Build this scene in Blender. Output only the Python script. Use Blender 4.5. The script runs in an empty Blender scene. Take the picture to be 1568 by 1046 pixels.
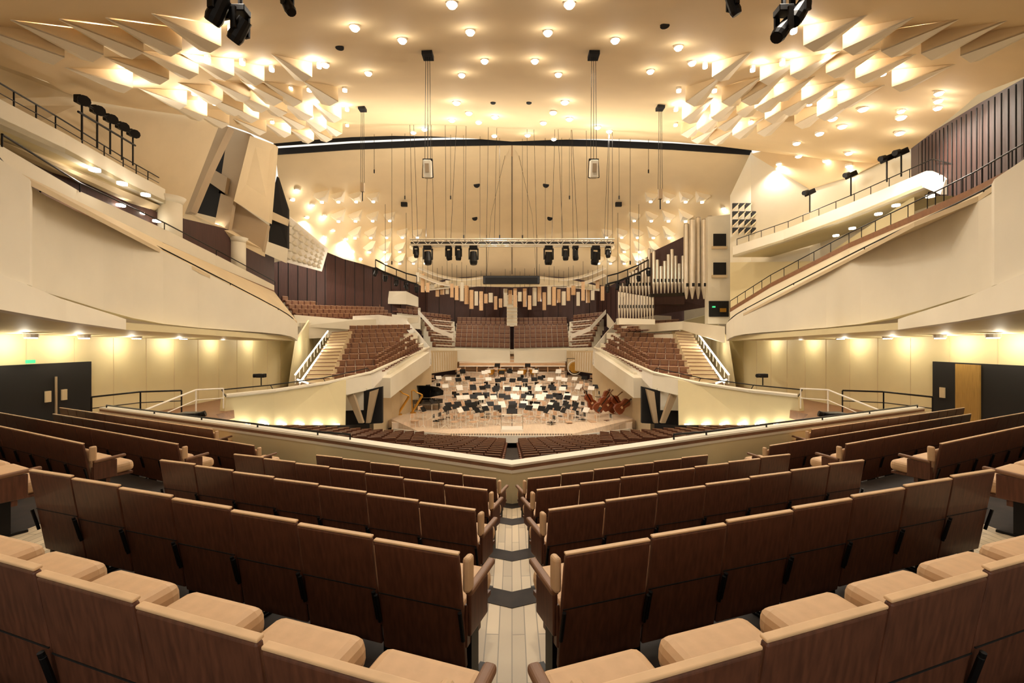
import bpy, bmesh, math, random
from mathutils import Vector, Matrix
from mathutils.bvhtree import BVHTree
random.seed(4)
ZC=6.5   # eye height above the stage floor (stage floor is world z=0)
scene=bpy.context.scene
try:
    scene.view_settings.view_transform='Standard'
except Exception: pass

# ------------------------------------------------------------ materials
def lin(c): return tuple(((x/255)/12.92 if x/255<=0.04045 else ((x/255+0.055)/1.055)**2.4) for x in c)
def mat(name,rgb,rough=0.6,var=0.12,scale=3.0,metal=0.0,emit=0,stretch=(1,1,1),bump=0.0,coat=0.0):
    m=bpy.data.materials.new(name); m.use_nodes=True; nt=m.node_tree; b=nt.nodes['Principled BSDF']
    c=lin(rgb); b.inputs['Roughness'].default_value=rough; b.inputs['Metallic'].default_value=metal
    b.inputs['Coat Weight'].default_value=coat
    tc=nt.nodes.new('ShaderNodeTexCoord'); mp=nt.nodes.new('ShaderNodeMapping'); mp.inputs['Scale'].default_value=stretch
    no=nt.nodes.new('ShaderNodeTexNoise'); no.inputs['Scale'].default_value=scale; no.inputs['Detail'].default_value=5
    r=nt.nodes.new('ShaderNodeValToRGB')
    r.color_ramp.elements[0].position=.3; r.color_ramp.elements[1].position=.7
    r.color_ramp.elements[0].color=(*[x*(1-var) for x in c],1); r.color_ramp.elements[1].color=(*[min(1,x*(1+var)) for x in c],1)
    nt.links.new(tc.outputs['Object'],mp.inputs[0]); nt.links.new(mp.outputs[0],no.inputs[0])
    nt.links.new(no.outputs[0],r.inputs[0]); nt.links.new(r.outputs[0],b.inputs['Base Color'])
    if bump:
        bp=nt.nodes.new('ShaderNodeBump'); bp.inputs['Strength'].default_value=bump; bp.inputs['Distance'].default_value=.01
        nt.links.new(no.outputs[0],bp.inputs['Height']); nt.links.new(bp.outputs[0],b.inputs['Normal'])
    if emit:
        b.inputs['Emission Color'].default_value=(*c,1); b.inputs['Emission Strength'].default_value=emit
        try: m.cycles.emission_sampling='NONE'
        except Exception: pass
    return m
def plank(name,rgb,sc=1.0,var=.3):
    m=mat(name,rgb,.45); nt=m.node_tree; b=nt.nodes['Principled BSDF']
    tc=nt.nodes.new('ShaderNodeTexCoord'); br=nt.nodes.new('ShaderNodeTexBrick'); c=lin(rgb)
    mp=nt.nodes.new('ShaderNodeMapping'); mp.inputs['Rotation'].default_value=(0,0,math.pi/2)
    br.inputs['Color1'].default_value=(*c,1); br.inputs['Color2'].default_value=(*[x*(1-var) for x in c],1)
    br.inputs['Mortar'].default_value=(*[x*.35 for x in c],1); br.inputs['Scale'].default_value=sc
    br.inputs['Mortar Size'].default_value=.004; br.inputs['Brick Width'].default_value=.9; br.inputs['Row Height'].default_value=.09
    nt.links.new(tc.outputs['Object'],mp.inputs[0]); nt.links.new(mp.outputs[0],br.inputs[0]); nt.links.new(br.outputs[0],b.inputs['Base Color'])
    return m
M_ceil=mat('ceiling_plaster',(228,203,160),.75,.03,.6)
M_ceil2=mat('ceiling_plaster_rear',(232,210,170),.7,.03,.6)
M_sail=mat('sail_panel_white',(250,240,218),.65,.02,1)
M_cream=mat('cream_plaster',(230,222,202),.7,.03,.8)
M_wall=mat('warm_wall_panel',(222,208,164),.6,.04,.7)
M_tan=mat('tan_plaster',(208,188,152),.7,.05,.7)
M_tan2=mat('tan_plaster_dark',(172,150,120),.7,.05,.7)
M_seatwood=mat('seat_walnut',(96,58,40),.42,.3,5,stretch=(9,9,1),coat=.12)
M_leather=mat('peach_upholstery',(212,174,132),.55,.06,14,bump=.15)
M_rim=mat('light_beech_edge',(222,184,140),.5,.08,8)
M_darkm=mat('dark_metal',(22,20,20),.45,.1,5,metal=.5)
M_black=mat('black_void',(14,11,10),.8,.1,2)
M_floor=mat('dark_floor',(38,28,22),.75,.5,6)
M_plank=plank('oak_planks',(216,196,162))
M_stage=plank('stage_planks',(234,210,184),1,.12)
M_redwood=mat('red_brown_wood',(66,38,32),.6,.2,2,stretch=(8,8,.5))
M_redseat=mat('seat_shell_red',(112,68,50),.5,.2,5)
M_rowtop=mat('seat_edge_pale',(222,186,152),.5,.1,6)
M_glow=mat('lamp_glow',(255,242,218),.5,0,1,emit=14)
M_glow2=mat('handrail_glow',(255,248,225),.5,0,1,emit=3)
M_green=mat('exit_sign_green',(60,200,130),.5,0,1,emit=1)
M_silver=mat('organ_pipe_tin',(214,204,186),.32,.05,3,metal=.55)
M_orange=mat('varnished_spruce',(132,62,28),.35,.2,5,coat=.4)
M_brown=mat('brown_trim',(128,90,62),.5,.15,6)
M_white=mat('white_lacquer',(240,234,222),.5,.03,3)
M_piano=mat('piano_black',(10,10,11),.12,.05,3,coat=1)
M_woodwarm=mat('stage_wall_wood',(200,160,120),.5,.12,3,stretch=(1,1,6))
M_gold=mat('brass',(210,160,70),.3,.1,4,metal=.8)
M_curtain=mat('ochre_curtain',(160,124,58),.8,.2,6,stretch=(1,8,.3))

# ------------------------------------------------------------ geometry helpers
def P(u,v,y): return Vector(((u-784)*y/700.0,y,(523-v)*y/700.0))   # surveyed bearing + true distance -> metres
def mir(p,m): return Vector((p[0]*(-m),p[1],p[2]))   # m=-1 keeps left-hand data, m=+1 mirrors to right
class MB:
    def __init__(s): s.v=[];s.f=[];s.mi=[];s.mats=[]
    def mid(s,m):
        if m not in s.mats: s.mats.append(m)
        return s.mats.index(m)
    def add(s,vs,fs,m):
        o=len(s.v); s.v+= [tuple(x) for x in vs]; k=s.mid(m)
        for f in fs: s.f.append([o+i for i in f]); s.mi.append(k)
    def prism(s,pts,d,m):
        n=len(pts); d=Vector(d); v=[Vector(p) for p in pts]+[Vector(p)+d for p in pts]
        s.add(v,[list(range(n))[::-1],list(range(n,2*n))]+[[i,(i+1)%n,n+(i+1)%n,n+i] for i in range(n)],m)
    def box(s,c,size,m,rot=None,bev=0):
        if bev:
            bm=bmesh.new(); bmesh.ops.create_cube(bm,size=1); bmesh.ops.scale(bm,vec=size,verts=bm.verts)
            bmesh.ops.bevel(bm,geom=list(bm.edges),offset=bev,segments=3,affect='EDGES',profile=.5)
            bm.verts.index_update(); vs=[v.co.copy() for v in bm.verts]; fs=[[v.index for v in f.verts] for f in bm.faces]; bm.free()
        else:
            vs=[Vector((x*size[0]/2,y*size[1]/2,z*size[2]/2)) for x in(-1,1) for y in(-1,1) for z in(-1,1)]
            fs=[[0,1,3,2],[4,6,7,5],[0,4,5,1],[2,3,7,6],[0,2,6,4],[1,5,7,3]]
        if rot is not None: vs=[rot@v for v in vs]
        s.add([v+Vector(c) for v in vs],fs,m)
    def beam(s,p,q,r,m,n=6,r2=None):
        p=Vector(p);q=Vector(q);d=(q-p)
        if d.length<1e-6:return
        d.normalize(); a=d.orthogonal().normalized(); b=d.cross(a); r2=r if r2 is None else r2
        vs=[p+(a*math.cos(t)+b*math.sin(t))*r for t in [2*math.pi*i/n for i in range(n)]]
        vs+=[q+(a*math.cos(t)+b*math.sin(t))*r2 for t in [2*math.pi*i/n for i in range(n)]]
        s.add(vs,[list(range(n))[::-1],list(range(n,2*n))]+[[i,(i+1)%n,n+(i+1)%n,n+i] for i in range(n)],m)
    def path(s,pts,r,m,n=6):
        for a,b in zip(pts[:-1],pts[1:]): s.beam(a,b,r,m,n)
    def slab(s,A,B,th,m):
        for i in range(len(A)-1): s.prism([A[i],A[i+1],B[i+1],B[i]],th,m)
    def mesh(s,name,smooth=False):
        me=bpy.data.meshes.new(name); me.from_pydata(s.v,[],s.f)
        for m in s.mats: me.materials.append(m)
        for p,k in zip(me.polygons,s.mi): p.material_index=k; p.use_smooth=smooth
        bm=bmesh.new(); bm.from_mesh(me); bmesh.ops.recalc_face_normals(bm,faces=bm.faces); bm.to_mesh(me); bm.free()
        return me
    def obj(s,name,smooth=False):
        return inst(s.mesh(name,smooth),name,(0,0,0))
def inst(me,name,loc,rz=0,sc=1,parent=None,rot=None):
    o=bpy.data.objects.new(name,me); scene.collection.objects.link(o)
    o.location=(loc[0],loc[1],loc[2]+ZC); o.rotation_euler=rot if rot else (0,0,rz); o.scale=(sc,sc,sc) if not isinstance(sc,tuple) else sc
    return o
WARM=(1,.90,.76)
def plight(name,p,W,r=.12,col=WARM,kind='POINT',aim=None,size=1.2,blend=.6):
    l=bpy.data.lights.new(name,kind); l.energy=W; l.shadow_soft_size=r; l.color=col
    o=bpy.data.objects.new(name,l); scene.collection.objects.link(o); o.location=(p[0],p[1],p[2]+ZC)
    if kind=='SPOT':
        l.spot_size=size; l.spot_blend=blend
        d=Vector(aim)-Vector(p); o.rotation_euler=d.to_track_quat('-Z','Y').to_euler()
    return o
def smoothpts(pts,k=4):
    out=[]; n=len(pts)
    for i in range(n-1):
        p0=pts[max(0,i-1)];p1=pts[i];p2=pts[i+1];p3=pts[min(n-1,i+2)]
        for j in range(k):
            t=j/k; out.append(.5*((2*p1)+(p2-p0)*t+(2*p0-5*p1+4*p2-p3)*t*t+(3*p1-p0-3*p2+p3)*t**3))
    out.append(pts[-1]); return out

# ------------------------------------------------------------ ceiling (front tent)
Ledge=[Vector((-14,-8,3)),Vector((-14,4,4.6)),P(0,100,12),P(140,155,17),P(335,187,24),P(420,220,34)]
Cmid=[Vector((0,-8,3.4)),Vector((0,4,5.2)),P(784,0,12),P(784,82,17),P(784,155,24),P(784,217,34)]
Redge=[Vector((15,-8,3)),Vector((16,4,4.8)),P(1568,118,14),P(1450,185,20),P(1340,250,27),P(1165,232,34)]
def loft(mb,rows,cols,m):
    n=len(rows[0]); vs=[p for r in rows for p in r]
    fs=[[i*n+j,i*n+j+1,(i+1)*n+j+1,(i+1)*n+j] for i in range(len(rows)-1) for j in range(n-1)]
    mb.add(vs,fs,m)
mb=MB(); rows=[]
LS=smoothpts(Ledge,3); CS=smoothpts(Cmid,3); RS=smoothpts(Redge,3)
for a,c,b in zip(LS,CS,RS):
    r=[]
    for t in (0,.17,.33,.5,.66,.83): r.append(a.lerp(c,t)+Vector((0,0,.5*math.sin(t*math.pi))))
    r.append(c)
    for t in (.17,.34,.5,.67,.83,1): r.append(c.lerp(b,t)+Vector((0,0,.5*math.sin(t*math.pi))))
    rows.append(r)
loft(mb,rows,13,M_ceil)
mb.add([P(1400,222,23.6),P(1340,250,27),P(1310,268,28.2),P(1240,290,31.4),P(1150,236,34.6),P(1165,232,34)],[[0,1,2],[1,3,2],[1,5,3],[5,4,3]],M_ceil)
ceil_bvh=BVHTree.FromPolygons([Vector(v) for v in mb.v],mb.f)
mb.obj('ceiling',True)
def ray(bvh,u,v):
    h=bvh.ray_cast(Vector((0,0,0)),P(u,v,1).normalized()); return h[0]
def up(bvh,x,y):
    h=bvh.ray_cast(Vector((x,y,-3)),Vector((0,0,1))); return h[0]
mb=MB()
RL=[[P(u,v,y) for u,v,y in r] for r in [
 [(422,237,35.5),(540,229,35.5),(660,224,35.5),(784,222,35.5),(908,224,35.5),(1028,229,35.5),(1148,237,35.5)],
 [(440,330,40),(560,290,42),(670,283,43),(784,281,44),(898,283,43),(1008,290,42),(1118,330,40)],
 [(500,386,44),(590,352,49),(690,345,51),(784,343,52),(878,345,51),(978,352,49),(1062,386,44)],
 [(580,412,50),(640,408,55),(710,408,57),(784,408,58),(858,408,57),(928,408,55),(985,412,50)],
 [(650,440,58),(680,428,60),(720,424,61),(784,424,62),(848,424,61),(888,428,60),(930,440,58)]]]
cols=[smoothpts(list(c),3) for c in zip(*RL)]; RL2=[smoothpts(list(r),3) for r in zip(*cols)]
loft(mb,RL2,7,M_ceil2)
back_bvh=BVHTree.FromPolygons([Vector(v) for v in mb.v],mb.f)
mb.obj('ceiling_rear',True)
mb=MB()
A=[rows[-1][i]+Vector((0,.1,0)) for i in range(0,13,2)]; B=[RL[0][i]+Vector((0,-.3,.0)) for i in range(7)]
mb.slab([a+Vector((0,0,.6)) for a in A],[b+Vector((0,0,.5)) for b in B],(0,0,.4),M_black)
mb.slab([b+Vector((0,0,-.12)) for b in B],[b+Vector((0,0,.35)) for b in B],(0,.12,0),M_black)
mb.obj('ceiling_slot_shade')  # black strips painting in the shade of the gap between both ceilings
mb=MB(); mb.path([P(784,222,35.4),P(784,281,43.8),P(784,343,51.8),P(784,400,57)],.03,M_brown); mb.obj('trim_ceiling_ridge')

# ------------------------------------------------------------ downlights
front=[(543,39),(616,59),(720,46),(839,47),(942,59),(1039,70),(498,97),(564,110),(707,113),(742,91),(819,91),(855,112),(996,107),(1060,94),
(699,156),(718,172),(758,178),(733,186),(865,155),(847,171),(872,181),(832,187),(915,194),(933,200),(650,197),(633,202),(651,210),(692,183),(757,207),(808,206),(848,212),(872,3),(692,3),
(1438,140),(1437,152),(1436,163),(1380,168),(1322,165),(1275,180),(1290,192),(1380,178),(1378,202),(1255,203),(1300,233),(1220,218),(1223,238),(1265,245),(1300,253),(1193,250)]
rear=[(427,280),(455,290),(448,305),(478,313),(470,332),(497,330),(510,352),(497,362),(530,365),(540,385),(552,396),(1141,292),(1132,310),(1108,318)]
mb=MB(); k=0
def cup(mb,h,r):
    mb.beam(h+Vector((0,0,.05)),h-Vector((0,0,.08)),r*1.2,M_white,12)
    mb.beam(h-Vector((0,0,.08)),h-Vector((0,0,.14)),r,M_glow,12,r*.8)
for bvh,lst in ((ceil_bvh,front),(back_bvh,rear)):
    for i,(u,v) in enumerate(lst):
        h=ray(bvh,u,v)
        if h is None: continue
        r=.13 if h.y<20 else .18
        cup(mb,h,r)
        k+=1
        near=h.y<20
        if near or k%2: plight('downlight_glow',h-Vector((0,0,.5)),13 if near else 22,.06)
        if (near and k%2==0) or k%4==0: plight('downlight_lamp',h-Vector((0,0,.2)),600 if near else 1500,.09,kind='SPOT',aim=h-Vector((0,0,5)),size=2.5,blend=.7)
for x,y in((0,1.5),(-7,3),(7,3),(-4,-4),(4,-4),(-5,8),(5,8)):
    h=up(ceil_bvh,x,y)
    if h is None: continue
    cup(mb,h,.11); plight('downlight_lamp',h-Vector((0,0,.2)),300,.1,kind='SPOT',aim=h-Vector((0,0,5)),size=2.5,blend=.7)
mb.obj('ceiling_downlights')

# ------------------------------------------------------------ tent-shaped ceiling sails
def sail(mb,bvh,x,y,s,sx,side,near):
    h=up(bvh,x,y)
    if h is None: return
    ax=Vector((sx,-1,0)).normalized(); pp=Vector((-ax.y,ax.x,0))
    L=2.0 if near else 1.9
    a=up(bvh,x+ax.x*L*s,y+ax.y*L*s)
    a=(a if a is not None else h+ax*L*s+Vector((0,0,-.9)))-Vector((0,0,.01))
    # slightly folded triangular plate: apex flush with the ceiling, broad end hanging clear of it
    d=.80*s; w=.46*s
    b1=h+pp*w-Vector((0,0,d*.86)); b2=h-pp*w-Vector((0,0,d*.86)); bm_=h-Vector((0,0,d*1.05)); 
    up_=Vector((0,0,.04)); 
    mb.add([a,b1,bm_,b2,a+up_,b1+up_,bm_+up_,b2+up_],[[0,1,2],[0,2,3],[4,6,5],[4,7,6],[1,5,6,2],[2,6,7,3],[0,4,5,1],[3,7,4,0]],M_sail)
    # triangular cheeks back up to the ceiling
    e1=up(bvh,b1.x,b1.y); e2=up(bvh,b2.x,b2.y)
    if e1 is not None and e2 is not None:
        mb.add([a,b1,e1,b2,e2],[[0,1,2],[0,4,3]],M_ceil)
    t=up(bvh,h.x-side*.72*s,h.y)
    if t is not None:
        mb.beam(t,t-Vector((0,0,.12)),.12*s,M_white,8); mb.beam(t-Vector((0,0,.12)),t-Vector((0,0,.2)),.11*s,M_glow,8)
        return t
    return h
ls=[(82,72),(142,69),(203,66),(262,63),(322,58),(190,125),(245,112),(290,104),(345,108),(392,118),(275,156),(330,150),(372,146),(420,148),(465,112),(340,186),(385,178),(428,168),(468,176),(505,150),(512,180),(398,200),(436,205),(458,192),(490,196),(515,204),(472,216),(500,214),(400,160),(450,150),(305,172),(360,165)]
for m,nm in ((-1,'left'),(1,'right')):
    mb=MB()
    for i,(u,v) in enumerate(ls):
        uu=u if m==-1 else 1568-u
        h=ray(ceil_bvh,uu,v-14)
        if h is None: continue
        near=h.y<19
        s=.80 if near else .95
        t=sail(mb,ceil_bvh,h.x,h.y,s,m*.25,m,near)
        if (near or i%2==0) and t is not None: plight('sail_lamp',t+Vector((0,-.45,-.35)),22 if near else 38,.05)
    mb.obj('ceiling_sails_'+nm)
    mb=MB(); k=0
    for v,us in ((300,(495,520,547,573)),(330,(520,546,572,598)),(356,(545,569,593,617,640)),(378,(567,590,613,636)),(396,(592,613,634,652))):
        for u in us:
            uu=u if m==-1 else 1568-u
            h=ray(back_bvh,uu,v)
            if h is None: continue
            c=h; w=.62; k+=1
            mb.add([c+Vector((-w,-.1,.6)),c+Vector((w,-.1,.6)),c+Vector((w*.8,-.9,-.35)),c+Vector((0,-1.1,-.65)),c+Vector((-w*.8,-.9,-.35)),c+Vector((-.3,.2,-.55)),c+Vector((.3,.2,-.55))],
                 [[0,4,3],[0,3,1],[1,3,2],[3,4,5],[3,6,2],[0,5,4],[1,2,6]],M_sail)
            mb.beam(c+Vector((.0,-.3,-.6)),c+Vector((0,-.3,-.72)),.15,M_glow,8)
            if k%3==0: plight('reflector_glow',c+Vector((0,-.6,-1.3)),16,.06)
    mb.obj('rear_ceiling_reflectors_'+nm)

# ------------------------------------------------------------ auditorium seats (near, seen from behind)
def seat_mesh():
    mb=MB(); w=.545; tilt=Matrix.Rotation(math.radians(9),3,'X')
    mb.box((0,-.03,.50),(w,.028,.69),M_seatwood,tilt,.01)
    mb.box((0,-.082,.848),(w,.03,.013),M_rim,tilt,.005)
    mb.box((0,-.048,.52),(w*.985,.006,.006),M_black,tilt)
    mb.box((0,.012,.56),(w-.05,.055,.40),M_leather,tilt,.025)
    mb.box((0,.285,.425),(w-.06,.43,.15),M_leather,Matrix.Rotation(math.radians(4),3,'X'),.055)
    mb.box((0,.28,.34),(w-.08,.40,.03),M_seatwood)
    for s in(-1,1):
        x=s*.272
        mb.box((x,.10,.40),(.02,.20,.24),M_seatwood,None,.006)
        mb.box((x,.10,.20),(.03,.10,.42),M_darkm)
        mb.box((x,.14,.012),(.05,.26,.024),M_darkm)
        mb.beam((x,-.03,.34),(x,-.075,.52),.012,M_darkm,8)
    return mb.mesh('auditorium_seat',False)
SEAT=seat_mesh()
def arm_mesh():
    mb=MB(); mb.box((0,.19,.60),(.05,.36,.04),M_brown,Matrix.Rotation(math.radians(4),3,'X'),.015); mb.box((0,.14,.46),(.03,.26,.24),M_seatwood,None,.01); mb.box((0,.01,.70),(.045,.08,.2),M_leather,None,.02)
    return mb.mesh('armrest')
ARM=arm_mesh()
T1=.348
def line(yax,x):
    ax=abs(x); return yax+(T1*ax if ax<4.2 else T1*4.2+.5*(ax-4.2))
def rise(x): return .03*min(abs(x),4.2)
rowsN=[('A',1.11,-.93,[(.20,7)]),('B',2.38,-1.17,[(.254,7),(4.95,9)]),('C',3.80,-1.46,[(.28,7),(5.55,10)]),('D',5.14,-1.72,[(.25,7),(5.15,13)]),('E',6.73,-2.06,[(.2,6),(4.75,15)])]
def seatrun(yax,zt,x0,n,sgn):
    th=math.atan(T1) if x0<4 else math.atan(.5)
    for k in range(n):
        x=x0+(k+.5)*.56*math.cos(th)
        p=Vector((sgn*x,line(yax,x)+.1,zt-.85+rise(x)))
        o=inst(SEAT,'auditorium_seat',p,sgn*th)
        for e,kk in((-1,0),(1,n-1)):
            if k==kk:
                a=bpy.data.objects.new('armrest',ARM); scene.collection.objects.link(a); a.parent=o; a.location=(sgn*e*.285,0,0)
for nm,yax,zt,segs in rowsN:
    for sgn in(-1,1):
        for x0,n in segs: seatrun(yax,zt,x0,n,sgn)
for sgn in(-1,1): seatrun(7.75,-2.16,6.9,14,sgn)
tread=MB(); aisle=MB()
ys=[-1.2]+[r[1] for r in rowsN]+[8.3]
zs=[-.62]+[r[2] for r in rowsN]
XS=[0,.26,3.95,4.9,15]
for i in range(len(ys)-1):
    y0=ys[i]-.12 if i else -1.2; y1=ys[i+1]-.12; z=zs[i]-.85
    for s in(-1,1):
        for xa,xb in zip(XS[:-1],XS[1:]):
            pl=xa<.2 or 3.9<xa<4
            pts=[(s*x,line(y,x),z+rise(x)) for y,x in((y0,xa),(y0,xb),(y1,xb),(y1,xa))]
            (aisle if pl else tread).prism(pts,(0,0,-.6),M_plank if pl else M_floor)
            if pl and i:
                e=[(s*x,line(y1+d,x),z+rise(x)+.004) for d,x in((-.22,xa),(-.22,xb),(0.005,xb),(0.005,xa))]
                aisle.prism(e,(0,0,-.31),M_floor)
tread.obj('floor_seating_tier'); aisle.obj('floor_aisle_steps')

mb=MB(); RX=[0,4.2,12.6]
for s in(-1,1):
    def L(off,z): return [Vector((s*x,line(8.3,x)+off,z+(.05*min(x,4.2)))) for x in RX]
    mb.slab(L(-.02,-2.27),L(.30,-2.27),(0,0,.04),M_cream)
    mb.slab(L(0,-2.27),L(.26,-2.27),(0,0,-.07),M_brown)
    mb.slab(L(.01,-2.34),L(.25,-2.34),(0,0,-2.2),M_wall)
    mb.slab(L(-.03,-2.34),L(0.0,-2.34),(0,0,-.05),M_cream)
mb.obj('balustrade_front')
for s,nm in((-1,'left'),(1,'right')):
    mb=MB(); pts=[Vector((s*x,line(8.3,x)+.12,-1.95)) for x in (3.4,4.2,6,8,10,12.4)]
    mb.path(pts,.022,M_darkm,8)
    for p in pts: mb.beam(p,p-Vector((0,0,.2)),.018,M_darkm)
    mb.obj('handrail_front_'+nm)

# ------------------------------------------------------------ generic seat block
def block(name,FL,FR,BL,BR,n,shell=M_redseat,edge=M_rowtop,base=M_cream,w=.62):
    mb=MB(); FL,FR,BL,BR=[Vector(p) for p in(FL,FR,BL,BR)]
    cF=(FL+FR)/2; cB=(BL+BR)/2; sp=(Vector((cB-cF)).xy.length)/max(1,n-1)
    for i in range(n):
        t=i/(n-1); a=FL.lerp(BL,t); b=FR.lerp(BR,t); d=b-a; d2=Vector((d.x,d.y,0)); L=d2.length
        e=d2.normalized(); nrm=Vector((-e.y,e.x,0)); 
        if nrm.dot(Vector(((cF-cB).x,(cF-cB).y,0)))<0: nrm=-nrm
        k=max(1,int(L/w)); R=Matrix((e,nrm,Vector((0,0,1)))).transposed()
        for j in range(k):
            c=a+d*((j+.5)/k); wd=L/k*.93
            mb.box(c+Vector((0,0,-.27)),(wd,.07,.54),shell,R)
            mb.box(c+Vector((0,0,.005)),(wd,.08,.025),edge,R)
            mb.box(c+nrm*.27+Vector((0,0,-.42)),(wd*.92,.42,.09),shell,R)
            mb.box(c+nrm*.05+Vector((0,0,-.2)),(wd*.8,.04,.3),M_brown,R)
        q=[a-nrm*.25-Vector((0,0,.85)),b-nrm*.25-Vector((0,0,.85)),b+nrm*(sp+.0)-Vector((0,0,.85)),a+nrm*(sp+.0)-Vector((0,0,.85))]
        mb.prism(q,(0,0,-1.4),base)
    mb.obj(name)

nr=16
for i in range(nr):
    t=i/(nr-1); y0=11.5+t*17; z=-3.15-t*2.9
    mb=MB()
    for s in(-1,1):
        xa,xb=.35,(5.8 if t>.35 else 8.5)
        n=int((xb-xa)/.58); th=math.atan(.25); R=Matrix.Rotation(s*th,3,'Z')
        for k in range(n):
            x=xa+(k+.5)*.58; c=Vector((s*x,y0+.25*x,z))
            mb.box(c-Vector((0,0,.3)),(.54,.05,.56),M_seatwood,R); mb.box(c,(.54,.05,.015),M_brown,R)
            mb.box(c+R@Vector((0,.28,-.42)),(.5,.42,.1),M_seatwood,R)
        pts=[(s*x,y+.25*x,z-.85) for y,x in((y0-.2,0),(y0-.2,9),(y0+1.05,9),(y0+1.05,0))]
        mb.prism(pts,(0,0,-.45),M_floor)
    mb.obj('stalls_seat_row')
for m in(-1,1):
    for i in range(6):
        a=mir(P(650,674-i*2.5,20+i*1.6),m); b=mir(P(372+i*14,656-i*1.2,18.5+i*1.2),m)
        mb=MB(); d=b-a; e=Vector((d.x,d.y,0)).normalized(); nn=Vector((-e.y,e.x,0)); nn=nn if nn.y>0 else -nn
        R=Matrix((e,nn,Vector((0,0,1)))).transposed(); k=int(d.length/.6)
        for j in range(k):
            c=a+d*((j+.5)/k)
            mb.box(c-Vector((0,0,.3)),(.56,.06,.56),M_seatwood,R); mb.box(c,(.56,.06,.015),M_brown,R); mb.box(c+nn*.28-Vector((0,0,.42)),(.5,.42,.1),M_seatwood,R)
        mb.prism([a-nn*.2-Vector((0,0,.85)),b-nn*.2-Vector((0,0,.85)),b+nn*1.3-Vector((0,0,.85)),a+nn*1.3-Vector((0,0,.85))],(0,0,-.6),M_floor)
        mb.obj('stalls_seat_row')
mb=MB(); mb.box((0,24,-7.5),(48,86,.3),M_floor); mb.obj('floor')
mb=MB(); mb.box((-25,26,3),(.3,80,24),M_tan); mb.obj('wall_outer_left')
mb=MB(); mb.box((25,26,3),(.3,80,24),M_tan); mb.obj('wall_outer_right')
mb=MB(); mb.box((0,66.5,3),(50,.3,24),M_redwood); mb.obj('wall_outer_rear')

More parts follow.
